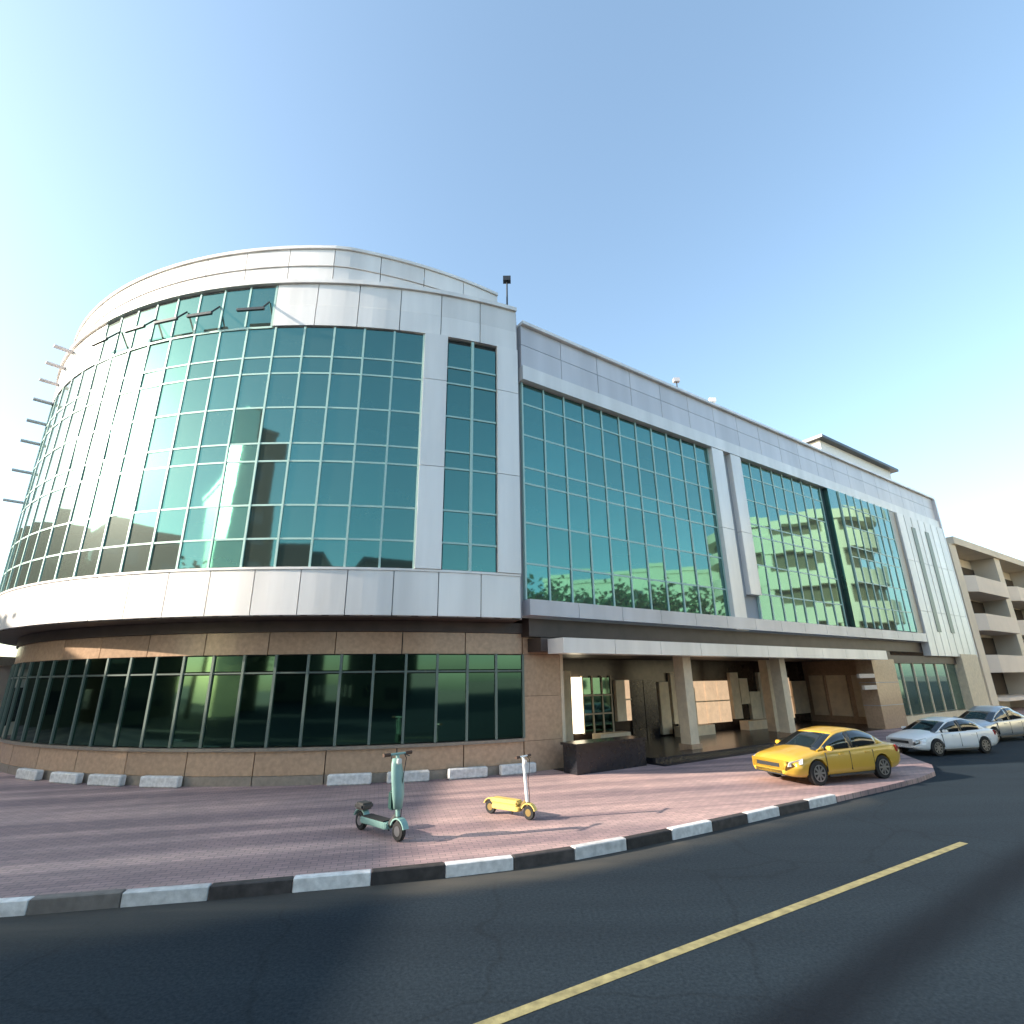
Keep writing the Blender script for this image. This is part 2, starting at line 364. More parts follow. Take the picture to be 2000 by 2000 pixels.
# white band of cladding under the glass, in panels
def panels_arc(parent, a_list, r0, r1, z0, z1, m, name='cladding_panel', gap=.09, back=0):
    for a, b in zip(a_list[:-1], a_list[1:]):
        p = MB(); arcbox(p, a+gap/2, b-gap/2, r0, r1, z0, z1, 1.6, back); p.build(name, m, parent)
def lin(a, b, step):
    n = max(1, round((b-a)/step)); return [a+(b-a)*i/n for i in range(n+1)]
bd = MB(); arcbox(bd, AFAR, AEND-.05, RR-.13, RR-.02, 4.40, 5.70); band = bpart('cladding_band', bd, M['joint'])
panels_arc(band, lin(-59.3, AEND, 4.2), RR-.02, RR+.05, 4.42, 5.66, M['clad'])
p = MB(); arcbox(p, AFAR, -59.3, RR-.02, RR+.05, 4.42, 5.66); p.build('cladding_panel', M['clad'], band)
p = MB(); arcbox(p, AFAR, AEND, RR-.02, RR+.08, 5.665, 5.73); p.build('sill', M['clad'], band)
# return of the band and corner pier beside the wing
x0, y0 = PP(AEND, RR+.05)
rt = MB(); c0 = Vector(PP(AEND, RR+.03)); c1 = Vector(Wp(-.02, -.05)); q = Vector((NX,NY))
rt.add([(c0.x,c0.y,4.42),(c1.x,c1.y,4.42),(c1.x,c1.y,15.2),(c0.x,c0.y,15.2),(c0.x-.2,c0.y+.03,4.42),(c1.x-.2,c1.y+.03,4.42),(c1.x-.2,c1.y+.03,15.2),(c0.x-.2,c0.y+.03,15.2)],
       [(0,1,2,3),(7,6,5,4),(0,4,5,1),(3,2,6,7),(0,3,7,4),(1,5,6,2)])
bpart('return_cladding', rt, M['clad2'])
# parapet: lower row, shadow groove, upper ring set back
pb = MB(); arcbox(pb, AFAR, AEND-.05, RR-.13, RR-.04, 13.62, 15.25); parapet = bpart('parapet', pb, M['joint'])
panels_arc(parapet, lin(-59.3, -27.2, 4.0), RR-.04, RR+.03, 13.64, 15.27, M['clad'])
panels_arc(parapet, lin(-2.55, AEND, 4.5), RR-.04, RR+.06, 13.64, 14.4, M['clad'])
panels_arc(parapet, lin(-2.55, AEND, 4.5), RR-.04, RR+.04, 14.42, 15.27, M['clad'])
p = MB(); arcbox(p, AFAR, AEND, RR-.3, RR+.12, 15.275, 15.42); p.build('cornice', M['clad'], parapet)
panels_arc(parapet, lin(-59.3, AEND-.6, 5.2), RR-.32, RR-.2, 15.43, 16.2, M['clad'], back=.055)
panels_arc(parapet, lin(-59.3, AEND-.6, 5.2), RR-.32, RR-.16, 16.22, 16.9, M['clad'], back=.055)
p = MB(); arcbox(p, -62, AEND-.6, RR-.6, RR-.1, 16.91, 17.02, 1.6, .055); p.build('coping', M['clad'], parapet)
# right-hand end of the parapet ring
e0 = Vector(PP(AEND-.6, RR-1.3)); e1 = e0 + Vector((-.50,.86))*9
p = MB(); p.prism([(e0.x,e0.y),(e1.x,e1.y),(e1.x-.3,e1.y-.2),(e0.x-.3,e0.y)], 15.3, 16.9); p.build('end_panel', M['clad2'], parapet)
# piers between glass bays
pr = MB(); arcbox(pr, A1+.1, 16.25, RR-.14, RR+.02, 5.73, 13.62); arcbox(pr, 21.95, AEND, RR-.14, RR+.02, 5.73, 13.62)
pier = bpart('pier', pr, M['joint'])
for (a, b) in ((A1+.1,16.25),(21.95,AEND)):
    for z0, z1 in ((5.74,8.9),(8.92,11.9),(11.92,13.63)):
        p = MB(); arcbox(p, a, b, RR+.02, RR+.12, z0, z1); p.build('cladding_panel', M['clad'], pier)

# --- curtain wall: every pane a piece of its own
def arc_pane_mesh(w, h, m):
    b = MB(); b.box(-w/2, w/2, -.012, .012, -h/2, h/2); return b.mesh('pane', m)
cw = MB()
for i in range(len(ROWS)):
    pass
curt = MB(); arcbox(curt, AFAR, 21.9, RR-.13, RR-.11, 5.73, 13.62); arcbox(curt, -27.2, -2.6, RR-.13, RR-.11, 13.62, 15.25)
curtain = bpart('curtain_wall', curt, M['core'])
CH = 2*RR*math.sin(R_(DA/2)); npane = 0
mesh_cache = {}
def drum_pane(a_mid, da, z0, z1, m=M['glass'], r=RR, parent=None, name='pane', tilt=.38, opn=0.0):
    w = 2*r*math.sin(R_(da/2)) - .06; h = z1-z0-.05
    key = (round(w,3), round(h,3), m.name, name)
    if key not in mesh_cache: mesh_cache[key] = arc_pane_mesh(w, h, m)
    x, y = PP(a_mid, r*math.cos(R_(da/2)) - .01)
    o = bpy.data.objects.new(name, mesh_cache[key]); COL.objects.link(o)
    o.rotation_euler = (R_(random.gauss(0,tilt)) , 0, R_(a_mid)+R_(random.gauss(0,tilt)))
    if opn:
        o.rotation_euler = (R_(-opn), 0, R_(a_mid)); x, y = PP(a_mid, r+.02+h/2*math.sin(R_(opn)))
    o.location = (x, y, (z0+z1)/2); o.parent = parent; return o
for j in range(20):
    a = A1 - (j+.5)*DA
    if a < -49: break
    for z0, z1 in zip(ROWS[:-1], ROWS[1:]): drum_pane(a, DA, z0, z1, parent=curtain); npane += 1
far = MB()
for j in range(19 if A1-19.5*DA > -49 else 18, 29):
    a = A1-(j+.5)*DA
    if a >= -49: continue
    for z0, z1 in zip(ROWS[:-1], ROWS[1:]): arcbox(far, a-DA/2+.1, a+DA/2-.1, RR-.04, RR-.02, z0+.02, z1-.02, 5)
o = far.build('glazing', M['glass'], curtain); tag(o, kind='stuff')
TA = [-27.2 + i*(24.6/8) for i in range(9)]
for i, (a, b) in enumerate(zip(TA[:-1], TA[1:])):
    drum_pane((a+b)/2, b-a, 13.65, 15.22, parent=curtain); npane += 1
for a in (17.7, 20.52):
    for z0, z1 in zip(ROWS[:-1], ROWS[1:]): drum_pane(a, 2.8, z0, z1-(.15 if z1>13 else 0), parent=curtain); npane += 1
# slim slanted arms carrying short horizontal bars, all round the left part of the roof band
for z, a in ((9.5,-46.2),(10.7,-45.6),(11.9,-45.0),(12.7,-44.2),(13.5,-43.0),(14.2,-41.6),(14.7,-39.6),(15.1,-37.0)):
    X = Matrix.Translation((*PP(a, RR), 0)) @ Matrix.Rotation(R_(a), 4, 'Z')
    p = MB(); p.box(-.11,.11,-.62,.02,z+.03,z+.09, X); p.build('blade', M['clad2'], parapet)
for k, a in enumerate((-4.6, -10.4, -14.6, -19.0, -25.0)):
    mm = M['darkm'] if a > -28 else M['clad2']
    X = Matrix.Translation((*PP(a, RR), 0)) @ Matrix.Rotation(R_(a), 4, 'Z')
    p = MB(); ro_ = .38 if a > -30 else .55
    p.tube(X @ Vector((.38,-.02,14.6)), X @ Vector((.38,-ro_,14.05)), .028, n=6); br_ = p.build('bracket_arm', mm, parapet)
    p = MB(); p.box(-.42 if a>-30 else -.25,.48,-ro_-.05,-ro_+(.03 if a>-30 else .14),14.0,14.09, X); p.build('bar', mm, br_)
for j in range(0, 24):
    a = A1 - j*DA
    if a < -59: break
    m = MB(); X = Matrix.Translation((*PP(a, RR), 0)) @ Matrix.Rotation(R_(a), 4, 'Z'); zt = 13.6
    m.box(-.03,.03,-.03,.02,5.74,zt, X); m.build('mullion', M['mull'], curtain)
for a in TA[1:-1]+[TA[0]+.1, TA[-1]-.1]:
    m = MB(); X = Matrix.Translation((*PP(a, RR), 0)) @ Matrix.Rotation(R_(a), 4, 'Z'); m.box(-.03,.03,-.03,.02,13.66,15.24, X); m.build('mullion', M['mull'], curtain)
m = MB(); X = Matrix.Translation((*PP(19.12, RR), 0)) @ Matrix.Rotation(R_(19.12), 4, 'Z'); m.box(-.045,.045,-.05,.06,5.74,13.6, X); m.build('mullion', M['mull'], curtain)
for z in ROWS[1:-1]:
    m = MB(); arcbox(m, AFAR, A1, RR-.06, RR+.018, z-.027, z+.027, DA)
    arcbox(m, 16.3, 21.9, RR-.06, RR+.035, z-.027, z+.027, 2.8); m.build('transom', M['mull'], curtain)
m = MB(); arcbox(m, -27.2, -2.6, RR-.06, RR+.035, 13.58, 13.65, 24.6/8); m.build('transom', M['mull'], curtain)

# --- ground floor of the curved block
gw = MB(); arcbox(gw, AFAR, 31.3, RG-.5, RG-.12, 0, 4.39); gf = bpart('ground_floor_wall', gw, M['core'])
ga = lin(-59.3, 26.2, 3.16); gs_ = lin(-59.3, 26.2, 6.4)
# stone base in slabs, two courses
for zz0, zz1, mm in ((.0,.34,M['graniteg']),(.35,.94,M['granite'])):
    for a, b in zip(gs_[:-1], gs_[1:]): 
        p = MB(); arcbox(p, a+.05, b-.05, RG-.13, RG, zz0, zz1); p.build('granite_slab', mm, gf)
for a, b in zip(gs_[:-1], gs_[1:]):
    p = MB(); arcbox(p, a+.05, b-.05, RG-.13, RG, 3.44, 4.05); p.build('granite_slab', M['granite'], gf)
p = MB(); arcbox(p, -59.3, 26.2, RG-.13, RG+.06, .945, 1.03); p.build('sill', M['graniteg'], gf)
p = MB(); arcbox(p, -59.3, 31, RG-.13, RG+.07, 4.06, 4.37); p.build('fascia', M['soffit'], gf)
for z0, z1 in ((0,.94),(.95,2.2),(2.21,3.43),(3.44,4.05)):
    p = MB(); arcbox(p, 26.25, 31.0, RG-.13, RG+.03, z0, z1); p.build('granite_slab', M['granite'], gf)
p = MB(); arcbox(p, 31.0, 31.4, RG-.3, RG+.05, 0, 4.05); p.build('corner_trim', M['stone'], gf)
k = 0
for a, b in zip(ga[:-1], ga[1:]):
    if a < -50: continue
    drum_pane((a+b)/2, b-a, 1.04, 2.92, M['glassd'], RG, gf, 'shop_window', .3)
    drum_pane((a+b)/2, b-a, 2.97, 3.43, M['glassd'], RG, gf, 'shop_window', .3)
for a in ga:
    if a < -51: continue
    m = MB(); X = Matrix.Translation((*PP(a, RG), 0)) @ Matrix.Rotation(R_(a), 4, 'Z')
    m.box(-.035,.035,-.05,.06,1.04,3.43, X); m.build('mullion', M['mulld'], gf)
m = MB(); arcbox(m, -52, 26.2, RG-.06, RG+.03, 2.925, 2.965, 3.16); m.build('transom', M['mulld'], gf)

# --- the long wing
ZW = [5.05, 6.2, 7.55, 8.92, 9.5, 10.7, 11.9, 12.72]
wb = MB(); wb.box(0, 37.0, .10, .16, 4.5, 15.0, XW); wing = bpart('wing_wall', wb, M['joint'])
def wbox(name, s0, s1, y0, y1, z0, z1, m, parent=wing):
    p = MB(); p.box(s0, s1, y0, y1, z0, z1, XW); return p.build(name, m, parent)
BAYS = [(.12, 10.5, 11), (12.8, 20.4, 8), (21.9, 28.2, 7)]
def wing_panes(s0, s1, n, y, single):
    joined = MB()
    for i in range(n):
        a = s0+(s1-s0)*i/n; b = s0+(s1-s0)*(i+1)/n
        for z0, z1 in zip(ZW[:-1], ZW[1:]):
            w, h = b-a-.05, z1-z0-.05
            if single:
                key = ('w', round(w,3), round(h,3))
                if key not in mesh_cache: mesh_cache[key] = arc_pane_mesh(w, h, M['glass'])
                o = bpy.data.objects.new('pane', mesh_cache[key]); COL.objects.link(o)
                c = XW @ Vector(((a+b)/2, y, (z0+z1)/2)); o.location = c
                o.rotation_euler = (R_(random.gauss(0,.33)), 0, WROT+R_(random.gauss(0,.33))); o.parent = wing
            else:
                X = XW @ Matrix.Translation(((a+b)/2, y, (z0+z1)/2)) @ Matrix.Rotation(R_(random.gauss(0,.33)),4,'X') @ Matrix.Rotation(R_(random.gauss(0,.33)),4,'Z')
                joined.box(-w/2,w/2,-.012,.012,-h/2,h/2, X)
    if not single:
        return joined
    return None
jm = MB()
for bi, (s0, s1, n) in enumerate(BAYS):
    y = 0.02 if bi < 2 else -.28
    if bi == 0: wing_panes(s0, s1, n, y, True)
    else:
        q_ = wing_panes(s0, s1, n, y, False); jm.add(q_.v, q_.f)
    for i in range(n+1):
        a = s0+(s1-s0)*i/n; wbox('mullion', a-.03, a+.03, y-.05, y+.07, 5.05, 12.72, M['mull'])
    for z in ZW[1:-1]: wbox('transom', s0, s1, y-.025, y+.05, z-.03, z+.03, M['mull'])
tag(jm.build('glazing', M['glass'], wing), kind='stuff')
# frames round the bays and the cladding above
wbox('lintel', 0.03, 37.1, -.22, .1, 12.74, 13.3, M['clad'])
for a, b in zip(lin(.03, 37.1, 1.85)[:-1], lin(.03, 37.1, 1.85)[1:]):
    wbox('cladding_panel', a+.012, b-.012, -.12, .1, 13.32, 14.2, M['clad2'])
    wbox('cladding_panel', a+.012, b-.012, -.12, .1, 14.22, 15.02, M['clad2'])
wbox('coping', .03, 37.2, -.26, .4, 15.03, 15.15, M['clad'])
for z0, z1 in ((4.52,8.9),(8.92,12.72)):
    for a, b in ((10.55,11.4),(11.95,12.75)): wbox('pier_panel', a, b, -.2, .1, z0 if a<11 or z0>5 else 6.1, z1, M['clad'])
wbox('recess_panel', 11.41, 11.94, .03, .1, 6.0, 14.3, M['joint'])
wbox('pier_panel', 20.45, 20.75, .0, .1, 5.05, 12.72, M['darkm'])
wbox('pier_panel', 20.77, 21.85, -.26, .1, 5.05, 12.72, M['glass'])
wbox('pier_panel', 28.25, 29.4, -.2, .1, 5.05, 12.72, M['graniteg'])
for a, b in zip(lin(29.45, 37.0, 1.08)[:-1], lin(29.45, 37.0, 1.08)[1:]):
    for z0, z1 in ((3.75,6.4),(6.42,9.6),(9.62,12.72)): wbox('cladding_panel', a+.05, b-.05, -.3, .1, z0, z1, M['clad'])
for a in (31.6, 33.8): wbox('slot_window', a-.3, a+.3, -.33, -.29, 5.2, 12.0, M['mulld'])
wbox('side_wall', 37.0, 37.2, -.3, 12, 3.75, 15.0, M['clad2'])
# sill band, dark recess and canopy
for a, b in zip(lin(.05, 29.4, 1.95)[:-1], lin(.05, 29.4, 1.95)[1:]): wbox('sill_panel', a+.01, b-.01, -.3, .1, 4.55, 5.03, M['clad2'])
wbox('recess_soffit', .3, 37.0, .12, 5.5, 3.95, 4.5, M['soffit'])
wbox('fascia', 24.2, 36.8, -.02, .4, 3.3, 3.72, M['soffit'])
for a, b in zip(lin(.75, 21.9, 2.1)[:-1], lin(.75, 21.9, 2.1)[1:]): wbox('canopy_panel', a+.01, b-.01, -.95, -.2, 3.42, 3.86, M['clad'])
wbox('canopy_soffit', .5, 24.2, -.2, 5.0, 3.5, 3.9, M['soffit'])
# columns
for a in (7.15, 13.45): 
    wbox('column', a-.22, a+.22, -.22, .22, .1, 3.45, M['stone']); wbox('column_plinth', a-.28, a+.28, -.28, .28, .1, .45, M['granite'])
wbox('stone_pier', 21.6, 24.2, -.3, .5, .1, 3.48, M['granite'])
for z in (1.2, 2.3): wbox('groove', 21.58, 24.22, -.305, .51, z, z+.03, M['joint'])
wbox('wall_sign', 19.9, 21.5, -.34, -.22, 2.55, 2.75, M['pink']); wbox('wall_sign', 20.2, 21.5, -.34, -.22, 2.0, 2.2, M['pink'])
wbox('stone_pier', 34.0, 36.9, -.35, .6, .05, 3.9, M['stone'])
wbox('shop_sill', 24.2, 34.0, -.05, .5, .05, .55, M['stone'])
for a, b in zip(lin(24.25, 33.95, 1.6)[:-1], lin(24.25, 33.95, 1.6)[1:]): wbox('shop_window', a+.05, b-.05, .1, .14, .6, 3.28, M['glass'])
for a in lin(24.25, 33.95, 1.6): wbox('mullion', a-.05, a+.05, .04, .2, .55, 3.3, M['stone'])
# the shaded entrance gallery under the canopy
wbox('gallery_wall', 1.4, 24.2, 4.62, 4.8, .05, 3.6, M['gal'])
wbox('end_wall', 24.0, 24.2, .5, 4.6, .05, 3.5, M['granite'])
for y0, y1 in ((.8,1.9),(2.2,3.3),(3.5,4.3)): wbox('stone_panel', 23.93, 23.99, y0, y1, .5, 2.7, M['pale'])
gal = [(4.95,5.5,.3,3.0),(8.05,8.6,.9,2.6),(10.85,11.5,.2,2.5),(11.7,12.0,.6,2.9),(12.15,12.7,.2,2.7),(13.0,13.4,.3,2.2),(16.4,17.1,.6,2.9),(17.15,17.9,1.3,2.6),(17.95,18.9,.3,1.9),(18.95,19.3,.3,2.9),(20.4,20.8,.3,2.6),(21.1,21.5,.9,2.9),(22.2,23.8,.6,2.4)]
for a, b, z0, z1 in gal: wbox('stone_panel', a, b, 4.45, 4.62, z0, z1, M['pale'])
for a, b in ((6.2,7.9),(11.2,13.5),(16.2,19.2)):
    wbox('planter_box', a, b, 3.6, 4.1, .12, .55, M['pale'])
added_glow = mat('lit_shop_window', (.5,.4,.3), .4, emit=(1,.68,.42), estr=.22, var=.5, scale=1.5)  # added warm glow standing in for sunlit openings
for a, b, z0, z1 in ((8.65,8.95,.9,2.6),(13.45,14.2,.5,2.5),(14.3,15.2,.5,2.5),(15.3,16.2,.5,2.5),(19.4,20.3,.4,2.6),(21.55,22.1,.4,2.6)):
    wbox('shop_window', a, b, 4.5, 4.6, z0, z1, added_glow); wbox('window_bar', a-.03, b+.03, 4.46, 4.5, (z0+z1)/2, (z0+z1)/2+.06, M['pale'])  # these gallery panes carry the added glow
lb = mat('lit_panel', (.8,.75,.6), .5, emit=(1,.86,.6), estr=1.1); wbox('light_box', 5.62, 6.08, 4.44, 4.6, .55, 2.75, lb)
for i in range(3):
    for j in range(3): wbox('shop_window', 6.2+i*.56, 6.7+i*.56, 4.55, 4.6, .55+j*.75, 1.22+j*.75, M['glassd'])
for a in (6.16,6.72,7.28,7.82): wbox('mullion', a-.03, a+.03, 4.5, 4.6, .5, 2.8, M['stone'])
for z in (1.26,2.0): wbox('transom', 6.16, 7.82, 4.5, 4.6, z-.03, z+.03, M['stone'])
wbox('entrance_door', 9.0, 9.85, 4.53, 4.6, .1, 2.6, M['black']); wbox('entrance_door', 9.9, 10.75, 4.53, 4.6, .1, 2.6, M['black'])
for a in (10.3, 16.8): wbox('column', a-.22, a+.22, 2.4, 2.84, .1, 3.48, M['stone'])
wbox('gallery_floor', 1.3, 24.0, -.2, 4.6, .05, .125, M['black'])
# rooftop: plant room
X = XW
ph = MB(); ph.box(27.0, 38.0, 2.3, 7.5, 14.4, 18.3, XW); room = bpart('plant_room', ph, M['white'])
wbox('roof_slab', 26.6, 38.6, 1.9, 7.9, 18.3, 18.5, M['darkm'], room)
wbox('roof_deck', .1, 37.0, .2, 13, 14.2, 14.42, M['ground'])

# black granite planter wall in front of the gallery and steps
pw = empty('planter_wall', Wp(2.6,.5)); pw.rotation_euler = (0,0,WROT); tag(pw, 'low black granite wall at the left end of the shaded entrance gallery', 'wall')
m = MB(); m.box(-1.4,1.4,-.3,.3,.0,.85); m.build('wall', M['black'], pw)
m = MB(); m.box(-1.45,1.45,-.35,.35,.852,.92); m.build('coping', M['black'], pw)
st = empty('entrance_steps', Wp(9.5,.6)); st.rotation_euler = (0,0,WROT); st['kind'] = 'structure'
for i in range(2):
    m = MB(); m.box(-5.2,7.5,-.3-.35*(1-i),.45,.05+.0*i,.23+.13*i-.06, None); m.build('step', M['black'], st)

# wheel stops along the curved wall: separate white blocks
for i, a in enumerate([-26, -19.8, -14.5, -8.5, 8.9, 14.2, 19.9, 25.2]):
    m = MB(); m.box(-.56,.56,-.10,.10,.0,.27); me = bevelled(m.mesh('wheel_stop', M['kwhite']), .03)
    o = link('wheel_stop', me, loc=(*PP(a, RG+.16), ZP), rot=(0,0,R_(a)))
    names = ['white block at the foot of the curved wall, farthest left of the row','white block at the foot of the curved wall, second from the left end',
     'white block at the foot of the curved wall, third from the left end','white block by the curved wall, just left of the row\'s wide gap',
     'white block by the curved wall, just right of the row\'s wide gap','white block by the curved wall, straight behind the teal scooter',
     'white block by the curved wall, between the teal and the yellow scooter','white block by the curved wall, behind the yellow scooter\'s white post']
    tag(o, names[i], 'kerb block', 'white blocks along the foot of the curved wall')

# rooftop bits
def mast(loc, h, label, head):
    t = empty('roof_floodlight', loc); tag(t, label, 'floodlight', 'lights on the roof edge')
    m = MB(); m.tube((0,0,0),(0,0,h),.04,.03); m.build('post', M['darkm'], t)
    m = MB(); m.box(-.15,.15,-.11,.11,h,h+.2); m.build('lamp_head', head, t); return t
mast((*PP(24.9, RR-1.0), 15.4), 2.1, 'small dark floodlight on a post above the right end of the curved parapet', M['darkm'])
mast((*Wp(10.5,-1.2), 14.42), 2.4, 'small grey floodlight on a post midway along the long roof', M['clad2'])
mast((*Wp(11.6,-.1), 15.14), .35, 'short white lamp on the roof edge above the grooved pier', M['white'])

# ------------------------------------------------------------------ far building on the right
XF = Matrix.Translation((*Wp(38.2, 0), 0)) @ Matrix.Rotation(WROT, 4, 'Z')
fb = empty('apartment_building', Wp(38.2,0), WROT); tag(fb, 'cream apartment block with deep shaded balconies beyond the end of the wing', 'building')
m = MB(); m.box(1.2, 42, 1.6, 14, 0, 11.9)
m.build('wall', M['cream'], fb)
m = MB(); m.box(1.0, 42.2, -.2, 14.1, 11.95, 12.5); m.build('parapet', M['cream'], fb)
for s in (0.4, 10.2, 20.5, 30.8, 41.4):
    m = MB(); m.box(s, s+1.3, 0, 1.6, 0, 11.95); m.build('column', M['cream'], fb)
for z in (1.1, 3.0, 5.9, 8.7):
    for s0, s1 in ((1.7,10.2),(11.5,20.5),(21.8,30.8),(32.1,41.4)):
        m = MB(); pts = [(s0,1.6),(s0,.1),(s0+.8,-.45),(s1-.8,-.45),(s1,.1),(s1,1.6)]
        m.prism(pts, z-.25, z-.02 if z>2 else z-.02); b_ = m.build('balcony_slab', M['pink'], fb)
        m = MB(); inner = [(s1-.12,.15),(s1-.85,-.33),(s0+.85,-.33),(s0+.12,.15)]
        ring = [(s0,.1),(s0+.8,-.45),(s1-.8,-.45),(s1,.1)] + inner
        if z > 2: m.prism(ring, z-.02, z+.95); m.build('balustrade', M['pink'], b_)
        for k in range(3):
            c = s0+1.4+k*(s1-s0-2.8)/2; m = MB(); m.box(c-.7,c+.7,1.56,1.61,z+.05,z+2.2); m.build('window', M['win'], fb)
        m = MB(); m.box(s0,s1,1.52,1.56,z+.0,z+2.45); m.build('shaded_panel', M['shade'], fb)  # dark sheet paints the balcony shade over wall and windows

# building glimpsed at the far left
lbd = empty('low_building', (-27.5,25,0)); tag(lbd, 'pale low building glimpsed past the left edge of the curved block', 'building')
m = MB(); m.box(-6,3.2,0,12,0,3.6); m.build('wall', M['pink'], lbd)
m = MB(); m.box(-6.2,3.4,-.2,12.2,3.6,4.0); m.build('roof', M['graniteg'], lbd)
for s in (-5,-2.6,-.2,2.0):
    m = MB(); m.box(s-.7,s+.7,-.04,.02,.8,2.6); m.build('window', M['win'], lbd)

# ------------------------------------------------------------------ cars
def apply_bool(me, cutters):
    o = bpy.data.objects.new('tmp', me); COL.objects.link(o); cs = []
    for c in cutters:
        co = bpy.data.objects.new('cut', c); COL.objects.link(co); cs.append(co)
        md = o.modifiers.new('b', 'BOOLEAN'); md.operation = 'DIFFERENCE'; md.object = co; md.solver = 'EXACT'
    dg = bpy.context.evaluated_depsgraph_get(); r = bpy.data.meshes.new_from_object(o.evaluated_get(dg))
    for x in cs+[o]: bpy.data.objects.remove(x)
    return r
def interp(tbl, x):
    for (x0,*a), (x1,*b) in zip(tbl[:-1], tbl[1:]):
        if x <= x1: t = (x-x0)/(x1-x0); return [p+(q-p)*t for p, q in zip(a, b)]
    return tbl[-1][1:]
def make_car(name, paint, label, group, loc, heading, L=4.75, W2=.89, Ht=1.46, boot_open=False, sc=1.0):
    """x axis = forward"""
    t = empty(name, loc, heading); tag(t, label, 'car', group); t.scale = (sc,sc,sc)
    h = L/2; wb = L*.285
    # body: half width, bottom, shoulder height, centre height
    tb = [(-h, W2*.80,.42,.80,.86),(-h+.12, W2*.93,.30,.93,.98),(-h+.6, W2*.985,.24,.98,1.04),(-wb, W2,.22,.97,1.01),(-.4, W2,.21,.94,.97),(.45, W2,.21,.91,.95),
          (.95, W2*.99,.21,.90,1.0),(wb, W2*.985,.22,.84,.95),(h-.35, W2*.93,.24,.74,.82),(h-.1, W2*.80,.28,.64,.70),(h, W2*.62,.36,.56,.60)]
    b = MB(); N = 56; vs = []; prof = None
    for i in range(N+1):
        x = -h + L*(.5-.5*math.cos(math.pi*i/N)*1.0 if i in (0,N) else i/N); w, zb, zs, zc = [sum(interp(tb, max(-h,min(h,x+d)))[k_] for d in (-.14,-.07,0,.07,.14))/5 for k_ in range(4)]
        pts = [(0,zb),(w*.86,zb),(w*.96,zb+.07),(w*.99,zb+.2),(w*1.0,zb+.36),(w*.995,zs-.16),(w*.98,zs-.07),(w*.945,zs-.01),(w*.87,zs+(zc-zs)*.25),(w*.55,zs+(zc-zs)*.8),(0,zc)]
        ring = [(x,-p[0],p[1]) for p in pts] + [(x,p[0],p[1]) for p in pts[-2:0:-1]]
        vs += ring; n = len(ring)
    fs = [(i*n+j, i*n+(j+1)%n, (i+1)*n+(j+1)%n, (i+1)*n+j) for i in range(N) for j in range(n)]
    fs += [tuple(range(n)), tuple(N*n+j for j in range(n-1,-1,-1))]
    b.add(vs, fs); me = b.mesh('body', paint)
    cut = []
    for x in (wb, -wb):
        c = MB(); c.tube((x,-W2-.3,.33),(x,-W2+.26,.33),.385,n=28); cut.append(c.mesh('c', M['tyre']))
        c = MB(); c.tube((x,W2-.26,.33),(x,W2+.3,.33),.385,n=28); cut.append(c.mesh('c', M['tyre']))
    me = apply_bool(me, cut); me.materials.clear(); me.materials.append(paint)
    for p in me.polygons: p.material_index = 0
    for p in me.polygons: p.use_smooth = len(p.vertices) == 4 and abs(p.normal.x) < .9
    body = link('body', me, t)
    # upper body: lofted glass, rails and roof
    ST = 30; x0_, x1_ = 1.22, -1.72; top = []
    prof = [(1.22,.93),(1.0,1.02),(.72,1.16),(.42,1.30),(.18,1.385),(-.1,Ht-.035),(-.45,Ht-.0),(-.8,Ht-.02),(-1.05,1.37),(-1.3,1.27),(-1.52,1.13),(-1.72,1.0)]
    def pz(x):
        P = prof
        for i in range(len(P)-1):
            if P[i][0] >= x >= P[i+1][0]:
                p0, p1, p2, p3 = P[max(i-1,0)], P[i], P[i+1], P[min(i+2,len(P)-1)]; t_ = (x-p1[0])/(p2[0]-p1[0])
                return .5*(2*p1[1]+(-p0[1]+p2[1])*t_+(2*p0[1]-5*p1[1]+4*p2[1]-p3[1])*t_*t_+(-p0[1]+3*p1[1]-3*p2[1]+p3[1])*t_**3)
        return P[-1][1]
    secs = []
    for i in range(ST+1):
        x = x0_+(x1_-x0_)*i/ST; zt = pz(x); bz = .90+.03*(1-(x+.3)**2/3)+(.04 if x < -.5 else 0); bz = min(bz, zt-.012); hh = zt-bz
        wb_ = W2*(.93-.06*abs((x+.25)/1.5)**2.2); e = min(1, hh/.50); wr_ = wb_-(W2*.23)*e
        secs.append([(x,wb_,bz),(x,wb_-(wb_-wr_)*.45,bz+hh*.5),(x,wr_+.02*e,bz+hh*.86),(x,wr_-.05*e,bz+hh*.955),(x,wr_*.5,bz+hh*.99),(x,0,zt)])
    def grid(name, i0, i1, j0, j1, m, both=True, off=0.0, sides=(1,-1)):
        o_ = None
        for sgn in sides:
            g_ = MB(); vs = []
            for i in range(i0, i1+1):
                for j in range(j0, j1+1):
                    p = secs[i][j]; vs.append((p[0], p[1]*sgn, p[2]))
            w_ = j1-j0+1; fs = [(a*w_+b, a*w_+b+1, (a+1)*w_+b+1, (a+1)*w_+b) for a in range(i1-i0) for b in range(j1-j0)]
            if not both and sgn == 1: base_v, base_f, base_n = vs, fs, len(vs); continue
            if not both: vs2 = base_v + vs; fs2 = base_f + [tuple(q+base_n for q in f) for f in fs]; g_.add(vs2, fs2)
            else: g_.add(vs, fs)
            me_ = g_.mesh(name, m, True)
            bm = bmesh.new(); bm.from_mesh(me_); bmesh.ops.remove_doubles(bm, verts=bm.verts, dist=.0005)
            if not both: bmesh.ops.recalc_face_normals(bm, faces=bm.faces)
            bm.to_mesh(me_); bm.free()
            o_ = link(name, me_, t); md = o_.modifiers.new('t','SOLIDIFY'); md.thickness = .012; md.offset = -1
        return o_
    iw0, iw1, ir0, ir1 = 2, 10, 20, 28
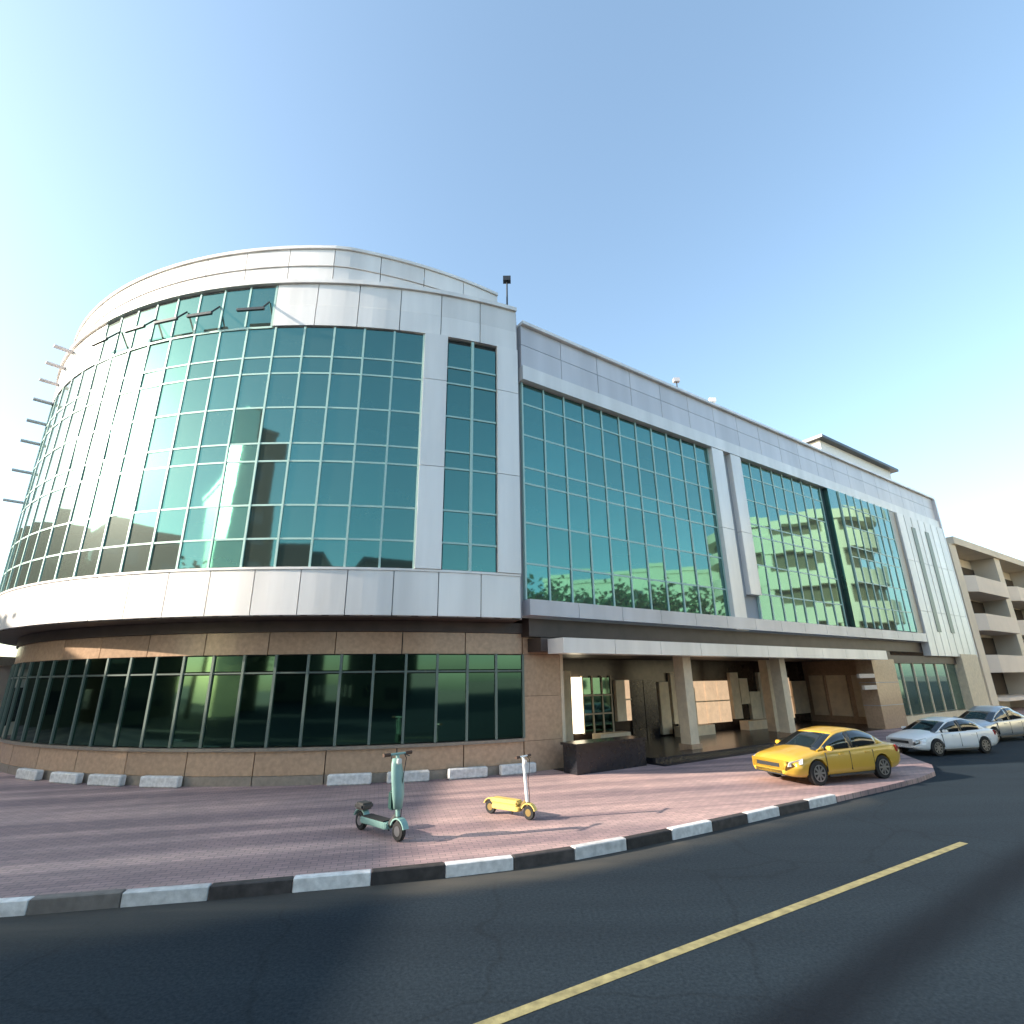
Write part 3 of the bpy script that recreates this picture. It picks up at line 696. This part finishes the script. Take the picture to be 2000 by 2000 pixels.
    grid('side_window', 3, 14, 0, 2, M['cglass']); grid('side_window', 15, 26, 0, 2, M['cglass'])
    grid('door_pillar', 14, 15, 0, 2, M['darkm']); grid('quarter_panel', 26, 30, 0, 2, paint); grid('front_pillar', 0, 3, 0, 2, paint)
    grid('roof_rail', 0, 30, 2, 3, paint)
    grid('windscreen', 1, 9, 3, 5, M['cglass'], both=False); grid('cowl', 0, 1, 3, 5, M['darkm'], both=False)
    grid('roof', 9, 21, 3, 5, paint, both=False); grid('rear_window', 21, 29, 3, 5, M['cglass'], both=False); grid('rear_deck', 29, 30, 3, 5, paint, both=False)
    for sgn in (-1, 1):
        mi = MB(); X = Matrix.Translation((.86, sgn*(W2+.05), .98)); mi.box(-.07,.07,-.1,.1,-.06,.06,X); link('mirror', bevelled(mi.mesh('mirror', paint),.03,2), t)
        hl = MB(); hv = [(h-.5,sgn*W2*.93,.74),(h-.1,sgn*W2*.78,.645),(h-.06,sgn*W2*.74,.53),(h-.45,sgn*W2*.945,.6)]
        hl.add([(x,y+.015*sgn,z) for x,y,z in hv]+[(x-.03,y-.08*sgn,z) for x,y,z in hv],[(0,1,2,3),(7,6,5,4),(0,4,5,1),(1,5,6,2),(2,6,7,3),(3,7,4,0)]); hl.build('headlight', M['lamp'], t)
        hl = MB(); hv = [(-h+.32,sgn*W2*.955,.93),(-h+.0,sgn*W2*.80,.86),(-h+.0,sgn*W2*.80,.70),(-h+.3,sgn*W2*.965,.74)]
        hl.add([(x-.01,y+.015*sgn,z) for x,y,z in hv]+[(x+.04,y-.08*sgn,z) for x,y,z in hv],[(0,1,2,3),(7,6,5,4),(0,4,5,1),(1,5,6,2),(2,6,7,3),(3,7,4,0)]); hl.build('tail_light', M['red'], t)
        for x in (-.75,.35):
            dh = MB(); dh.box(x-.1,x+.1,sgn*(W2*.99)-.015,sgn*(W2*.99)+.025,.78,.81); dh.build('door_handle', paint, t)
        sl = MB(); sl.box(-wb+.42,wb-.42,sgn*(W2*.93)-.03,sgn*(W2*.93)+.03,.2,.26); sl.build('side_skirt', M['darkm'], t)
        for x in (.0, 1.0, -.98):
            dl = MB(); dl.box(x-.006,x+.006,sgn*W2*.96-.01,sgn*(W2+.004),.35,.86); dl.build('door_seam', M['darkm'], t)
    # bumpers, grille, plate
    gr = MB(); gr.box(h-.10,h+.012,-.42,.42,.50,.60); gr.build('grille', M['darkm'], t)
    gr = MB(); gr.box(h-.2,h+.0,-.5,.5,.30,.42); gr.build('air_intake', M['darkm'], t)
    gr = MB(); gr.box(-h-.015,-h+.05,-.26,.26,.56,.68); gr.build('number_plate', M['white'], t)
    if boot_open:
        X = Matrix.Translation((-1.62,0,1.02)) @ Matrix.Rotation(R_(62), 4, 'Y')
        bl = MB(); bl.box(-.72,0,-.62,.62,-.025,.03, X); bl.box(-.74,-.66,-.62,.62,-.22,.03, X); bl.build('boot_lid', paint, t)
        bi = MB(); bi.box(-h+.15,-1.66,-.55,.55,1.0,1.052); bi.build('boot_opening', M['shade'], t)
    for x in (wb, -wb):
        for sgn in (-1, 1):
            y1 = sgn*(W2-.015); y0 = y1-.2*sgn
            w_ = MB(); w_.tube((x,y0,.33),(x,y1,.33),.33,n=28); wh = link('wheel', bevelled(w_.mesh('wheel', M['tyre']),.02), t)
            r_ = MB(); r_.tube((x,y1-.01*sgn,.33),(x,y1+.012*sgn,.33),.06,n=12)
            for q in range(8):
                an = q*math.pi/4; X = Matrix.Translation((x,y1+.004*sgn,.33)) @ Matrix.Rotation(an,4,'Y'); r_.box(-.025,.025,-.008,.008,.04,.215,X)
            for q in range(20):
                a0 = q*math.pi/10; a1 = (q+1)*math.pi/10
                r_.add([(x+math.cos(a)*rr,y1+d*sgn,.33+math.sin(a)*rr) for a in (a0,a1) for rr in (.20,.225) for d in (.002,.014)],[(0,1,3,2),(4,6,7,5),(1,5,7,3),(0,2,6,4),(0,4,5,1),(2,3,7,6)])
            r_.build('rim', M['rim'], wh)
    return t
PY = mat('taxi_yellow', (.58,.35,.04), .3, 0, .03, 3, coat=.6)
PW = mat('white_car_paint', (.84,.83,.83), .3, 0, .02, 3, coat=.6)
PS = mat('silver_car_paint', (.50,.52,.54), .3, .5, .02, 3, coat=.6)
hd = math.atan2(-.40,-.92)
make_car('taxi', PY, 'low yellow taxi parked at the plaza corner near the painted kerb', 'cars parked along the wing', (8.35,15.45,ZP), R_(180+21), sc=.85)
make_car('parked_car', PW, 'white saloon car standing right behind the yellow car', 'cars parked along the wing', (15.5,20.7,0), R_(180+15), sc=.81)
make_car('parked_car', PS, 'silver car farthest right, half cut off by the picture edge', 'cars parked along the wing', (20.5,24.4,0), R_(180+22), Ht=1.55, sc=.87)

# ------------------------------------------------------------------ people and small things on the plaza
def skin_mesh(nodes, edges, mats, sub=2, root=0):
    me = bpy.data.meshes.new('sk'); me.from_pydata([n[0] for n in nodes], edges, [])
    o = bpy.data.objects.new('tmp', me); COL.objects.link(o)
    md = o.modifiers.new('s', 'SKIN'); md.use_smooth_shade = True
    for i, sv in enumerate(me.skin_vertices[0].data):
        r = nodes[i][1]; sv.radius = r if isinstance(r, tuple) else (r, r); sv.use_root = (i == root)
    m2 = o.modifiers.new('ss', 'SUBSURF'); m2.levels = sub; m2.render_levels = sub
    dg = bpy.context.evaluated_depsgraph_get(); r = bpy.data.meshes.new_from_object(o.evaluated_get(dg))
    bpy.data.objects.remove(o); r.materials.clear()
    for m in mats: r.materials.append(m)
    for p in r.polygons: p.use_smooth = True
    return r
TEAL = mat('pale_teal_plastic', (.20,.34,.31), .4, 0, .05, 8); DTEAL = mat('dark_teal_plastic', (.012,.05,.045), .4)
CY_ = mat('scooter_yellow', (.66,.47,.13), .45, 0, .08, 8); GRIP = mat('brown_grip', (.07,.035,.02), .7); OCH = mat('ochre_plastic', (.20,.13,.03), .5)
def scooter(loc, rz, sc, label, frame, stemm, dark, shield):
    '''kick scooter, x forward; deck, two wheels with guards, steering post and handlebar'''
    t = empty('kick_scooter', loc, rz); t.scale = (sc,)*3; tag(t, label, 'scooter')
    m = MB(); m.prism([(-.40,-.08),(-.36,-.10),(.24,-.10),(.30,-.07),(.30,.07),(.24,.10),(-.36,.10),(-.40,.08)], .13, .22); link('deck', bevelled(m.mesh('deck', frame),.015,2), t)
    m = MB(); m.prism([(-.34,-.085),(.22,-.085),(.22,.085),(-.34,.085)], .221, .235); m.build('grip_mat', M['tyre'] if shield else frame, t)
    for x, r in ((-.48,.135),(.50,.135)):
        w = MB(); w.tube((x,-.035,r),(x,.035,r),r,n=24); wh = link('wheel', bevelled(w.mesh('wheel', M['tyre']),.015,2), t)
        w = MB(); w.tube((x,-.04,r),(x,.04,r),r*.5,n=16); w.build('rim', M['rim'] if shield else OCH, wh)
        g_ = MB()
        for k in range(8):
            a0 = R_(15+k*18); a1 = R_(15+(k+1)*18); R2 = r+.02
            g_.add([(x+math.cos(a)*rr,y,r+math.sin(a)*rr) for a in (a0,a1) for rr in (R2,R2+.02) for y in (-.05,.05)],[(0,1,3,2),(4,6,7,5),(1,5,7,3),(0,2,6,4),(0,4,5,1),(2,3,7,6)])
        g_.build('mudguard', frame, t)
    m = MB(); m.tube((-.40,0,.17),(-.48,0,.135),.035,n=8); m.build('rear_bracket', dark, t)
    m = MB(); m.tube((.28,0,.18),(.44,0,.34),.05,.04,n=10); m.build('neck', dark, t)
    m = MB(); m.tube((.50,0,.135),(.46,0,.34),.03,n=10); m.build('fork', dark, t)
    m = MB(); m.tube((.46,0,.32),(.38,0,1.14),.035,.028,n=14); m.build('steering_post', stemm, t, smooth=False)
    m = MB(); m.tube((.38,-.24,1.16),(.38,.24,1.16),.018,n=10); hb = m.build('handlebar', stemm, t)
    for y in (-.2,.2):
        m = MB(); m.tube((.38,y-.06,1.16),(.38,y+.06,1.16),.026,n=12); m.build('grip', GRIP, hb)
        m = MB(); m.tube((.40,y*.6,1.15),(.46,y*.85,1.12),.008,n=6); m.build('brake_lever', dark, hb)
    m = MB(); P_ = [(.39,.12,1.15),(.47,.10,1.10),(.50,.05,.95),(.47,.03,.70),(.50,.03,.45),(.50,.02,.30)]
    for a, b in zip(P_[:-1], P_[1:]): m.tube(a, b, .006, n=6, caps=False)
    m.build('brake_cable', M['tyre'], t)
    m = MB(); m.tube((-.05,.10,.16),(-.10,.26,.0),.012,n=8); m.build('kickstand', dark, t)
    m = MB(); m.box(.405,.45,-.04,.04,1.02,1.10); link('headlamp', bevelled(m.mesh('headlamp', M['lamp']),.012,2), t)
    if shield:
        m = MB(); vs = []; 
        for z, w_, dx in ((.42,.07,.02),(.6,.105,.03),(.85,.11,.015),(1.02,.09,-.01),(1.10,.06,-.02)):
            for q in range(9):
                a = -1+q/4; vs.append((.46-.08*(z-.32)/.82+.05+dx-.06*a*a, w_*a, z))
        k0 = len(vs); vs += [(v[0]-.02,v[1]*.98,v[2]) for v in vs]
        fs = [(i*9+j,i*9+j+1,(i+1)*9+j+1,(i+1)*9+j) for i in range(4) for j in range(8)]; fs += [tuple(k0+q for q in reversed(f)) for f in fs]
        rim_ = list(range(0,9))+[17,26,35,44]+list(range(43,35,-1))+[27,18,9]; L_ = len(rim_)
        fs += [(rim_[i],rim_[(i+1)%L_],rim_[(i+1)%L_]+k0,rim_[i]+k0) for i in range(L_)]
        m.add(vs, fs); m.build('leg_shield', TEAL, t, smooth=True)
        m = MB(); m.box(.30,.42,-.09,.09,.40,.66); link('battery_case', bevelled(m.mesh('battery_case', DTEAL),.025,2), t)
        m = MB(); m.box(-.56,-.32,-.11,.11,.30,.40); link('rear_case', bevelled(m.mesh('rear_case', CASE_),.03,2), t)
    else:
        m = MB(); m.box(-.42,.28,-.12,.12,.235,.33); link('battery_case', bevelled(m.mesh('battery_case', frame),.03,2), t)
    return t
CASE_ = mat('dark_grey_plastic', (.05,.05,.05), .5)
scooter((-2.42,10.5,ZP), R_(-42), 1.16, 'pale teal kick scooter with front shield and dark wheels, parked on the plaza', TEAL, TEAL, CASE_, True)
scooter((-.13,11.7,ZP), R_(-36), .96, 'yellow kick scooter with a white steering post, parked on the plaza', CY_, M['white'], OCH, False)

# ------------------------------------------------------------------ what the glass mirrors: across the road and behind the viewpoint
def block(name, loc, rz, w, d, h, m, label, cat='building', win=None, floors=None, balc=False):
    t = empty(name, loc, rz); tag(t, label, cat)
    b = MB(); b.box(-w/2,w/2,-d/2,d/2,0,h); b.build('wall', m, t)
    b = MB(); b.box(-w/2-.2,w/2+.2,-d/2-.2,d/2+.2,h,h+.6); b.build('parapet', m, t)
    if floors:
        fh = h/floors; nb = max(2, int(w/4))
        for k in range(floors):
            for sgn in (-1, 1):
                if balc:
                    b = MB(); b.box(-w/2+1,w/2-1,sgn*d/2-.08,sgn*d/2+.08,k*fh+1.2,k*fh+2.7); b.build('shaded_panel', M['shade'], t)  # dark strip paints the shade above the balcony front
                    b = MB(); b.box(-w/2+.8,w/2-.8,sgn*(d/2+.5)-.5,sgn*(d/2+.5)+.5,k*fh-.1,k*fh+1.1); b.build('balcony', M['towerl'], t)
                else:
                    b = MB()
                    for i in range(nb):
                        c = -w/2 + (i+.5)*w/nb; b.box(c-.9,c+.9,sgn*d/2-.05,sgn*d/2+.05,k*fh+1.0,k*fh+2.4)
                    b.build('window_row', M['win'], t)
        for k in range(floors):
            b = MB()
            for sgn in (-1,1):
                nn = max(1,int(d/4))
                for i in range(nn):
                    c = -d/2 + (i+.5)*d/nn; b.box(sgn*w/2-.05,sgn*w/2+.05,c-.8,c+.8,k*fh+1.0,k*fh+2.4)
            b.build('window_row', M['win'], t)
    return t
block('office_tower', (-50,-44,0), R_(-50), 14, 28, 36.5, M['towerc'], 'tall tower with one sunlit side, mirrored in the curved glass', floors=10)
block('low_block', (-44,22,0), R_(0), 12, 23, 12.5, M['bldg'], 'low dark block mirrored at the left edge of the curved glass', floors=3)  # positioned and sized out of view to shade the left wall base
block('pale_tower', (-49,-32,0), R_(-54), 3, 38, 31, mat('pale_tower_b', (.95,.90,.70), .28, .8), 'pale sunlit slab beside the dark tower, mirrored in the curved glass')  # added slab; its bright metal stands in for the tower's sunlit side
block('low_block', (-44,3.6,0), R_(0), 12, 10.6, 13.6, M['bldg'], 'plain dark block left of the bright streak in the curved glass', floors=4)  # extra block out of view, its height set by the shadow wanted on the plaza
block('slim_tower', (-70,20,0), R_(5), 5, 6, 21, M['bldg'], 'slim dark tower mirrored near the left edge of the curved glass', floors=6)
block('low_block', (-58,-14,0), R_(20), 16, 12, 17, M['bldg'], 'dark block with uneven roof mirrored beside the bright streak in the curved glass', floors=4)
block('low_block', (-24,-48,0), R_(0), 18, 12, 20, M['bldg'], 'low block mirrored low in the middle of the curved glass', floors=4)
block('low_block', (6,-44,0), R_(-8), 20, 12, 17, M['bldg'], 'low block mirrored under the tall tower\'s right side in the curved glass', floors=3)
def curved_block(loc, rz, w, d, h, floors):
    t = empty('curved_apartments', loc, rz); tag(t, 'cream round-ended balcony block mirrored in the far bay of the wing', 'building')
    def oval(w, d, n=12):
        r = d/2; return [(-w/2+r+r*math.cos(a), r*math.sin(a)) for a in [math.pi/2+math.pi*i/n for i in range(n+1)]] + [(w/2-r+r*math.cos(a), r*math.sin(a)) for a in [-math.pi/2+math.pi*i/n for i in range(n+1)]]
    b = MB(); b.prism(oval(w-2.4, d-2.4), 0, h); b.build('wall', M['shade2'], t)
    fh = h/floors
    for k in range(floors):
        b = MB(); b.prism(oval(w, d), k*fh-.2, k*fh+fh*.46); b.build('balcony', M['towerl'], t)
        b = MB(); b.box(-w/2+5,-w/2+7,-d/2+.2,d/2-.2,k*fh,(k+1)*fh); b.box(w/2-6,w/2-5,-d/2+.2,d/2-.2,k*fh,(k+1)*fh); b.build('column', M['towerl'], t)
    b = MB(); b.prism(oval(w+.6, d+.6), h-.9, h+.3); b.build('roof', M['towerl'], t)
curved_block((66,31,0), R_(92), 20, 13, 22.5, 5)
block('low_block', (78,8,0), R_(80), 30, 12, 19, M['towerl'], 'pale block mirrored low in the long wing behind the trees', floors=4)

def tree(loc, h, label, seed, rw=2.4):
    rnd = random.Random(seed); t = empty('street_tree', loc); tag(t, label, 'tree', 'street trees mirrored in the glass')
    tr = MB(); top = Vector((rnd.uniform(-.3,.3),rnd.uniform(-.3,.3),h*.45)); tr.tube((0,0,0),top,.2,.13,8); cl = []
    for i in range(7):
        a = i*.9+rnd.random(); e = top+Vector((math.cos(a)*rw*.6, math.sin(a)*rw*.6, h*rnd.uniform(.12,.38))); tr.tube(top, e, .09,.03,6); cl.append(e)
    cl.append(top+Vector((0,0,h*.35))); tr.build('trunk', M['trunkwood'], t)
    vs = []; fs = []
    for c in cl:
        for i in range(170):
            d = Vector((rnd.gauss(0,1),rnd.gauss(0,1),rnd.gauss(0,.8)))*h*.085; p = c+d; u = Vector((rnd.gauss(0,1),rnd.gauss(0,1),rnd.gauss(0,1))).normalized(); w = u.orthogonal().normalized(); s_ = rnd.uniform(.12,.24)*h/7.5
            k = len(vs); vs += [p-u*s_, p+w*s_*.6, p+u*s_, p-w*s_*.6]; fs.append((k,k+1,k+2,k+3))
    me = bpy.data.meshes.new('crown'); me.from_pydata([tuple(v) for v in vs], [], fs); me.materials.append(M['leaf']); link('crown', me, t)
TL = [((27,8.5),11,'first tree mirrored in the near bay of the wing'),((32,12.5),11.5,'rounded tree mirrored in the middle of the wing'),((37,17),12,'taller tree mirrored beside the cream balcony block'),
 ((24,4),9.5,'small tree mirrored beside the corner pier'),((31,5),11.5,'tree mirrored behind the small tree in the wing'),
 ((-33,14),11.5,'tree mirrored at the lower left of the curved glass'),((-34,-10),13,'tree mirrored under the bright streak in the curved glass'),((-22,-20),9,'tree mirrored at the foot of the tall tower'),((-8,-24),12,'tree mirrored low in the middle of the curved glass'),((8,-22),11,'tree mirrored near the pier in the curved glass')]
for i, ((x,y),h,lab) in enumerate(TL): tree((x,y,-.03), h, lab, 40+i, rw=h*.34)
